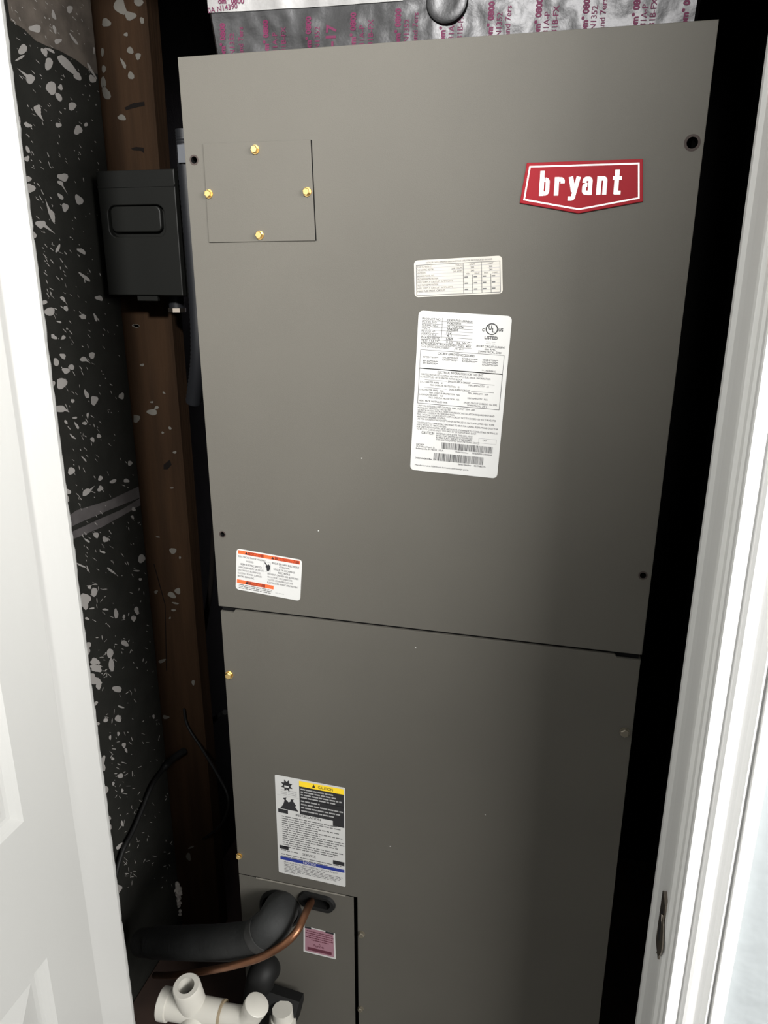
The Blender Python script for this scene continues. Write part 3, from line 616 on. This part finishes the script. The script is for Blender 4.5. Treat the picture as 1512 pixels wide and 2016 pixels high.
for v in (.865, .905, .945): L.greek(.05, .57, v, .018)
L.greek(.62, .76, .91, .016, 'paleink')
L.build('warning_label', upper, label='white electrical warning label with orange bands')

# ---- caution and service label on the lower door
L = Label(corners((540.5, 1525.5), (679, 1552), (680, 1747), (548.5, 1717.5)), 'white', .002, y=.001)
L.rect(.35, .015, .985, .068, 'yellow'); L.poly([(.535, .056), (.56, .022), (.585, .056)], 'ink', 2); L.text('CAUTION', .62, .055, .026, 'ink', w=.21, bold=.03)
L.rect(.35, .068, .985, .345, 'ink')
for i, f_ in enumerate((.8, .84, .97, .82)): L.greek(.37, .97, .093+.027*i, .013, 'paleink', f_, 2)
for i, f_ in enumerate((.45, 1, .93, .78)): L.greek(.37, .97, .21+.032*i, .013, 'paleink', f_, 2)
L.hline(.36, .97, .19, 'paleink', .0004)
pts = []
for k in range(16):
    t = 2*math.pi*k/16; q = .085 if k % 2 else .05; pts.append((.17+q*1.05*math.cos(t), .085+q*.72*math.sin(t)))
L.poly(pts, 'ink'); L.rect(.135, .087, .20, .105, 'white', 2)
for v in (.135, .155, .172): L.greek(.08, .31, v, .008, 'paleink')
L.hline(.02, .34, .19, 'paleink', .0004)
L.poly([(.06, .325), (.11, .28), (.13, .235), (.11, .215), (.16, .205), (.15, .225), (.19, .25), (.22, .235), (.22, .215), (.27, .21), (.25, .225), (.30, .27), (.28, .28), (.33, .325)], 'ink')
L.rect(.03, .33, .175, .368, 'ink'); L.rect(.825, .345, .985, .395, 'ink')
L.text('INSTALLATION', .29, .372, .022, 'ink', w=.36, bold=.02)
for i in range(15): L.greek(.08, .985, .40+.0222*i, .009, 'greyink', (.9, .95, .6, .93, .58, .97, .62, 1, 1, .88, .9, .45, .98, .9, .85)[i])
L.rect(.03, .705, .165, .742, 'ink'); L.rect(.82, .745, .985, .785, 'ink'); L.text('SERVICE', .37, .765, .026, 'greyink', w=.2, bold=.02)
for i in range(3): L.greek(.05, .97, .752+.022*i+(.02 if i else .0), .008, 'greyink', (.3, .97, .75)[i])
L.rect(.035, .822, .985, .855, 'blue'); L.text('NOTICE', .38, .849, .022, 'white', w=.19)
L.text('MANUFACTURER LIMITED WARRANTY', .09, .883, .016, 'greyink', w=.80, bold=.0)
for i in range(6): L.greek(.09, .96, .897+.0155*i, .006, 'greyink', (.7, 1, .97, .95, .9, .25)[i])
L.build('caution_label', lower, label='white caution label with black, yellow and blue blocks')

# ---- pink certification label on the fitting panel
L = Label(corners((597, 1824), (659, 1839), (660.5, 1890), (597, 1874.5)), 'white', .0012, y=.0015)
L.rect(.05, .03, .95, .94, 'pink'); L.rect(.04, -.01, .25, .06, 'ink', 2); L.rect(.70, -.01, .96, .06, 'ink', 2)
for i, (a_, b_) in enumerate(((.1, .9), (.07, .95), (.15, .9), (.07, .95), (.25, .8))): L.greek(a_, b_, .14+.08*i, .035, 'pinkink', 1, 2)
L.text('A', .48, .60, .06, 'pinkink', k=2); L.text('Puron', .30, .70, .10, 'pinkink', w=.34, k=2)
L.rect(.13, .76, .88, .88, 'pinkink', 2); L.build('certificate_label', fitting, label='small pink label with plum print')

# ------------------------------------------------------------------ foil-wrapped duct on top
duct = thing('foil_duct', (.27, .30, 0), 'silver foil duct board plenum with magenta print on top of the cabinet', 'duct')
DY = .032
def fy(x, z): return DY+.0035*noise.noise((x*9, z*9, 1.3))+.0018*noise.noise((x*34, z*34, 5.1))+.0009*noise.noise((x*90, z*90, 2.7))
nx, nz_ = 150, 60; zt = .30; vs = []; fs = []
for j in range(nz_+1):
    z = zt*j/nz_; xl = .028-.13*min(z, .1); xrt = .523+.05*min(z, .1)
    for i in range(nx+1):
        x = xl+(xrt-xl)*i/nx; vs.append((x, fy(x, z)+(.004 if i in (0, nx) else 0), z))
for j in range(nz_):
    for i in range(nx): a = j*(nx+1)+i; fs.append((a, a+1, a+nx+2, a+nx+1))
n0 = len(vs)
for j in (0, nz_):                                   # sides and back
    z = zt*j/nz_; xl = .028-.13*min(z, .1); xrt = .523+.05*min(z, .1); vs += [(xl, .54, z), (xrt, .54, z)]
l = [j*(nx+1) for j in range(nz_+1)]; r_ = [j*(nx+1)+nx for j in range(nz_+1)]
fs += [tuple(l+[n0+2, n0]), tuple(r_[::-1]+[n0+1, n0+3]), (n0, n0+2, n0+3, n0+1), tuple(range(nz_*(nx+1), nz_*(nx+1)+nx+1))+(n0+3, n0+2)]
d = MB(); d.add(vs, fs, 'foil'); d.build('foil_board', duct, smooth=True)
t = MB(); vs = []; fs = []
ta = [atY(412, 27, DY), atY(545, 18, DY), atY(795, 3, DY)]
for i in range(41):                                   # foil tape strip, its lower edge falling to the left
    q = i/40; x = ta[0].x+(ta[2].x-ta[0].x)*q; zl = ta[0].z+(ta[2].z-ta[0].z)*q
    for k in range(7): z = zl+.06*k/6; vs.append((x, fy(x, z)-.0012, z))
for i in range(40):
    for k in range(6): a = i*7+k; fs.append((a, a+7, a+8, a+1))
t.add(vs, fs, 'tape'); t.build('foil_tape', duct, smooth=True, label='smooth pale foil tape at the upper left')
pc = atY(881, 3, DY); w = MB(); vs = []; fs = []      # the domed cap of an insulation pin
for k, (r, h) in enumerate(((.0215, .0), (.0205, .0025), (.018, .0035), (.010, .0022), (.002, .0018))):
    vs += [(pc.x+r*math.cos(a), fy(pc.x, pc.z)-.001-h, pc.z+r*math.sin(a)) for a in [2*math.pi*m_/28 for m_ in range(28)]]
for k in range(4):
    for m_ in range(28): fs.append((k*28+m_, k*28+(m_+1) % 28, (k+1)*28+(m_+1) % 28, (k+1)*28+m_))
fs.append(tuple(range(112, 140))); w.add(vs, fs, 'foil'); w.build('pin_cap', duct, smooth=True, label='round domed foil cap')
pm = MB()
def print_on_foil(s, px, py, size, rot, lift=.0004, bold=.03):
    vs, fs = text_geo(s, bold); o = atY(px, py, DY); ca, sa = math.cos(rot), math.sin(rot); out = []
    for x, y in vs:
        X = o.x+(x*ca-y*sa)*size; Z = o.z+(x*sa+y*ca)*size; out.append((X, fy(X, Z)-lift, Z))
    pm.add(out, fs, 'print')
V = math.radians(88)
cols = [445, 528, 612, 700, 788, 876, 969, 1062, 1155, 1254, 1352]
for i, x in enumerate(cols):
    ytop = 112-.0697*(x-352)
    print_on_foil('om\u00b0 0800', x, ytop+8, .0082, V, bold=.05)
    s1, s2 = ('N1352', 'and 7ers') if i % 2 == 0 else ('31A-P', '31B-FX')
    if i == 10: continue
    print_on_foil(s1, x+17, ytop+4, .0078, V, bold=.012); (i != 2 and print_on_foil(s2, x+34, ytop+3, .0078, V, bold=.012))
print_on_foil('-17', 661, 92, .0155, V)
print_on_foil('om\u00b0 0800', 432, 9, .0074, math.radians(-3), .0018); print_on_foil('0A N14390', 412, 28, .0074, math.radians(4), .0018)
pm.build('foil_print', duct, label='magenta lettering on the foil', kind='stuff')

# ------------------------------------------------------------------ disconnect box on the stud
bx = thing('disconnect_box', (-.206, .265, -.17), 'dark grey metal disconnect box with a recessed handle, on the stud', 'electrical box')
x0, x1_, z1, z0 = -.266, -.144, -.082, -.257; yf = .232
b = MB(); plate(b, [[(x0, z0), (x1_, z0), (x1_, z1), (x0, z1)]], yf+.010, .0565, 'greybox', .002); b.build('box_body', bx)
b = MB(); hc = ((x0+x1_)/2-.004, z1-.068); hw, hh2 = .092, .044
hole = [(hc[0]+x, hc[1]+z) for x, z in rrect(hw, hh2, .012)]
vs, fs = curve_mesh([[(x0-.002, z0+.002), (x1_+.002, z0+.002), (x1_+.002, z1+.001), (x0-.002, z1+.001)], hole], .0045, .0015)
b.add([(x, y+yf+.004, z) for x, y, z in vs], fs, 'greybox'); b.box((x0-.002, yf-.003, z1-.022), (x1_+.002, yf-.0015, z1-.0195), 'greybox'); cover2 = b.build('box_cover', bx)
b = MB(); plate(b, [[(hc[0]-.003+x*.9, hc[1]+.003+z*.82) for x, z in rrect(hw, hh2, .010)]], yf+.0015, .008, 'greybox', .002); b.build('handle', cover2, label='recessed rounded handle plate')
b = MB(); b.box((hc[0]-.012, yf+.002, z0-.006), (hc[0]+.022, yf+.008, z0+.004), 'greybox'); b.build('hasp', bx)
b = MB(); cc = atY(348, 600, .27); b.tube([(cc.x, .27, z0+.001), (cc.x, .27, z0-.02)], .012, 'conduit'); b.tube([(cc.x, .27, z0-.018), (cc.x, .27, z0-.024)], .014, 'steel', 8); b.build('connector', bx, smooth=True)

# conduits and cables
def cable(name, px, r, m, label, cat, seg=10):
    s_ = MB(); s_.tube(spline([Vector(q[:3]) if len(q) == 4 else atY(*q) for q in px], 8), r, m, seg); return s_.build(name, smooth=True, label=label, category=cat)
cd = thing('flexible_conduit', tuple(atY(358, 300, .10)), 'dark grey flexible conduit hanging close beside the cabinet', 'conduit')
s_ = MB(); pp = spline([atY(362, 255, .10), atY(367, 330, .10), atY(377, 450, .10), atY(388, 590, .10), atY(391, 700, .10), atY(381, 792, .12)], 24)
s_.tube(pp, [.0105+.0006*(k % 2) for k in range(len(pp))], 'conduit', 14); s_.build('hose', cd, smooth=True)
s_ = MB(); a = atY(361, 302, .085); s_.box((a.x-.008, .086, a.z-.010), (a.x+.014, .114, a.z+.010), 'greyplastic'); s_.build('clamp', cd, label='light grey plastic clamp')
cable('drain_hose', [(430, 985, .40), (420, 1060, .40), (416, 1140, .40), (405, 1220, .40), (392, 1295, .40), (386, 1380, .41)], .0052, 'mark', 'thin dark hose curving down behind the stud', 'hose')
cable('thermostat_cable', [(362, 1395, .292), (366, 1420, .290), (376, 1442, .285), (398, 1475, .27), (428, 1525, .24), (447, 1562, .22), (449, 1590, .22), (436, 1622, .24), (414, 1642, .27), (400, 1652, .289)], .0024, 'blackp', 'thin black cable looping from the stud past the cabinet edge', 'cable')
cable('power_cable', [(362, 1478, .285), (345, 1490, .286), (326, 1508, .286)]+[tuple(atX(x_, y_, LBX+.010))+(None,) for x_, y_ in ((300, 1545), (282, 1588), (262, 1635), (243, 1672), (230, 1715), (222, 1760), (212, 1812))], [.0065]*18+[.0042]*55, 'blackp', 'black cable sagging across the dark wall from the stud', 'cable')
cable('pipe_stub', [(443, 1402, .38), (428, 1412, .40), (415, 1424, .41), (412, 1440, .41)], .0055, 'blackp', 'short black bent tube end behind the cabinet', 'pipe')

# ------------------------------------------------------------------ refrigerant and drain lines
s_ = MB(); pp = spline([atY(556, 1786, .012), atY(549, 1797, -.03), atY(533, 1824, -.058), atY(497, 1848, -.052), atY(440, 1855, -.035), atY(380, 1856, -.005), atY(332, 1856, .03), atY(290, 1856, .06)], 10)
ins = thing('insulated_pipe', tuple(pp[0]), 'thick black foam insulated pipe bending out of the cabinet', 'pipe')
s_.tube(pp[:-4], [.0255+.0012*noise.noise((k*.15, 0, 0)) for k in range(len(pp)-4)], 'rubber', 24); s_.build('foam_sleeve', ins, smooth=True)
s_ = MB(); s_.tube(pp[-9:]+[pp[-1]+(pp[-1]-pp[-2])*2.2], .0235, 'collar', 24); s_.build('sleeve_collar', ins, smooth=True, label='paler worn collar at the far end of the black pipe')
s_ = MB(); s_.tube(pp[23:27], .0272, 'collar', 24); s_.build('tape_wrap', ins, smooth=True)
cable('copper_pipe', [(614, 1774, .012), (606, 1788, -.02), (597, 1808, -.05), (583, 1835, -.072), (556, 1861, -.084), (510, 1886, -.084), (450, 1903, -.078), (390, 1914, -.05), (340, 1920, -.01), (305, 1920, .03)], .0054, 'copper', 'thin dull copper pipe sweeping below the black insulated pipe', 'pipe', 14)

TY = -.085
dr = thing('drain_tee', tuple(atY(400, 1990, TY)), 'white plastic drain tee with an open upright socket', 'pipe fitting')
cL, cR = atY(318, 1975, TY-.005), atY(437, 1998, TY); ax = (cR-cL).normalized()
s_ = MB(); Lg = (cR-cL).length
def lerp(t): return cL+(cR-cL)*t
vs = []
s_.tube([lerp(0), lerp(.01), lerp(.14), lerp(.15), lerp(1.0)], [.0222, .0232, .0232, .0205, .0205], 'pvc', 28)
tc_ = atY(382, 1984, TY); top = tc_+Vector((-.003, -.010, .053))
def hollow(mbx, a, b_, ro, ri, m, lip=.002):
    mbx.tube([a, b_-(b_-a).normalized()*.002, b_], [ro, ro, ro-.0015], m, 28, caps=False)
    mbx.tube([b_, b_-(b_-a).normalized()*.03], [ri, ri*.93], m, 28, caps=False)
    ax_ = (b_-a).normalized(); u_ = ax_.orthogonal().normalized(); w_ = ax_.cross(u_)
    vs = [b_+(u_*math.cos(t)+w_*math.sin(t))*q for q in (ro-.0015, ri) for t in [2*math.pi*k/28 for k in range(28)]]
    mbx.add(vs, [(k, (k+1) % 28, 28+(k+1) % 28, 28+k) for k in range(28)], m)
    e = b_-ax_*.03; mbx.add([e+(u_*math.cos(t)+w_*math.sin(t))*ri for t in [2*math.pi*k/28 for k in range(28)]], [tuple(range(28))], 'blackp')
hollow(s_, tc_, top, .0202, .0118, 'pvc')
fb = atY(395, 1998, TY); s_.tube([fb, fb+Vector((.0, -.022, -.002)), fb+Vector((0, -.030, -.004)), fb+Vector((0, -.034, -.005))], [.0195, .0195, .0155, .007], 'pvc', 24)
s_.build('tee_body', dr, smooth=True)
s_ = MB(); s_.tube([cR-ax*.001, cR+ax*.002], .0208, 'glue', 28); s_.build('glue_ring', dr, label='brown glue line')
s_ = MB(); e1 = atY(474, 2004, TY); s_.tube(spline([cR+ax*.002, e1, e1+Vector((.011, 0, .004)), e1+Vector((.018, .001, .014)), e1+Vector((.023, .002, .025))], 5), .0165, 'pvc', 24)
e2 = e1+Vector((.022, .002, .023)); s_.tube([e2, e2+Vector((.004, 0, .008)), e2+Vector((.0045, 0, .009))], [.0180, .0180, .0165], 'pvc', 24)
s_.build('elbow', dr, smooth=True)

tr = thing('drain_trap', tuple(atY(520, 1905, -.02)), 'black plastic drain elbow dropping from the cabinet front', 'pipe fitting')
s_ = MB(); s_.tube(spline([atY(527, 1905, .006), atY(522, 1908, -.015), atY(514, 1924, -.026), atY(509, 1950, -.026), atY(504, 1990, -.026), atY(500, 2060, -.026)], 7), .0215, 'blackp', 24); s_.build('trap_pipe', tr, smooth=True)
s_ = MB(); a = atY(563, 1972, -.03); s_.tube([atY(520, 1962, -.03), atY(590, 1985, -.03)], [.020, .020], 'blackp', 6); s_.build('trap_body', tr)
s_ = MB(); a = atY(556, 1987, -.052); s_.tube([a, a+Vector((.001, 0, -.018))], [.0155, .0155], 'pvc', 10); s_.tube([a+Vector((.001, 0, -.017)), a+Vector((.001, 0, -.045))], .0185, 'pvc', 24); s_.build('white_nipple', tr, smooth=True, label='white plastic nipple under the black trap')
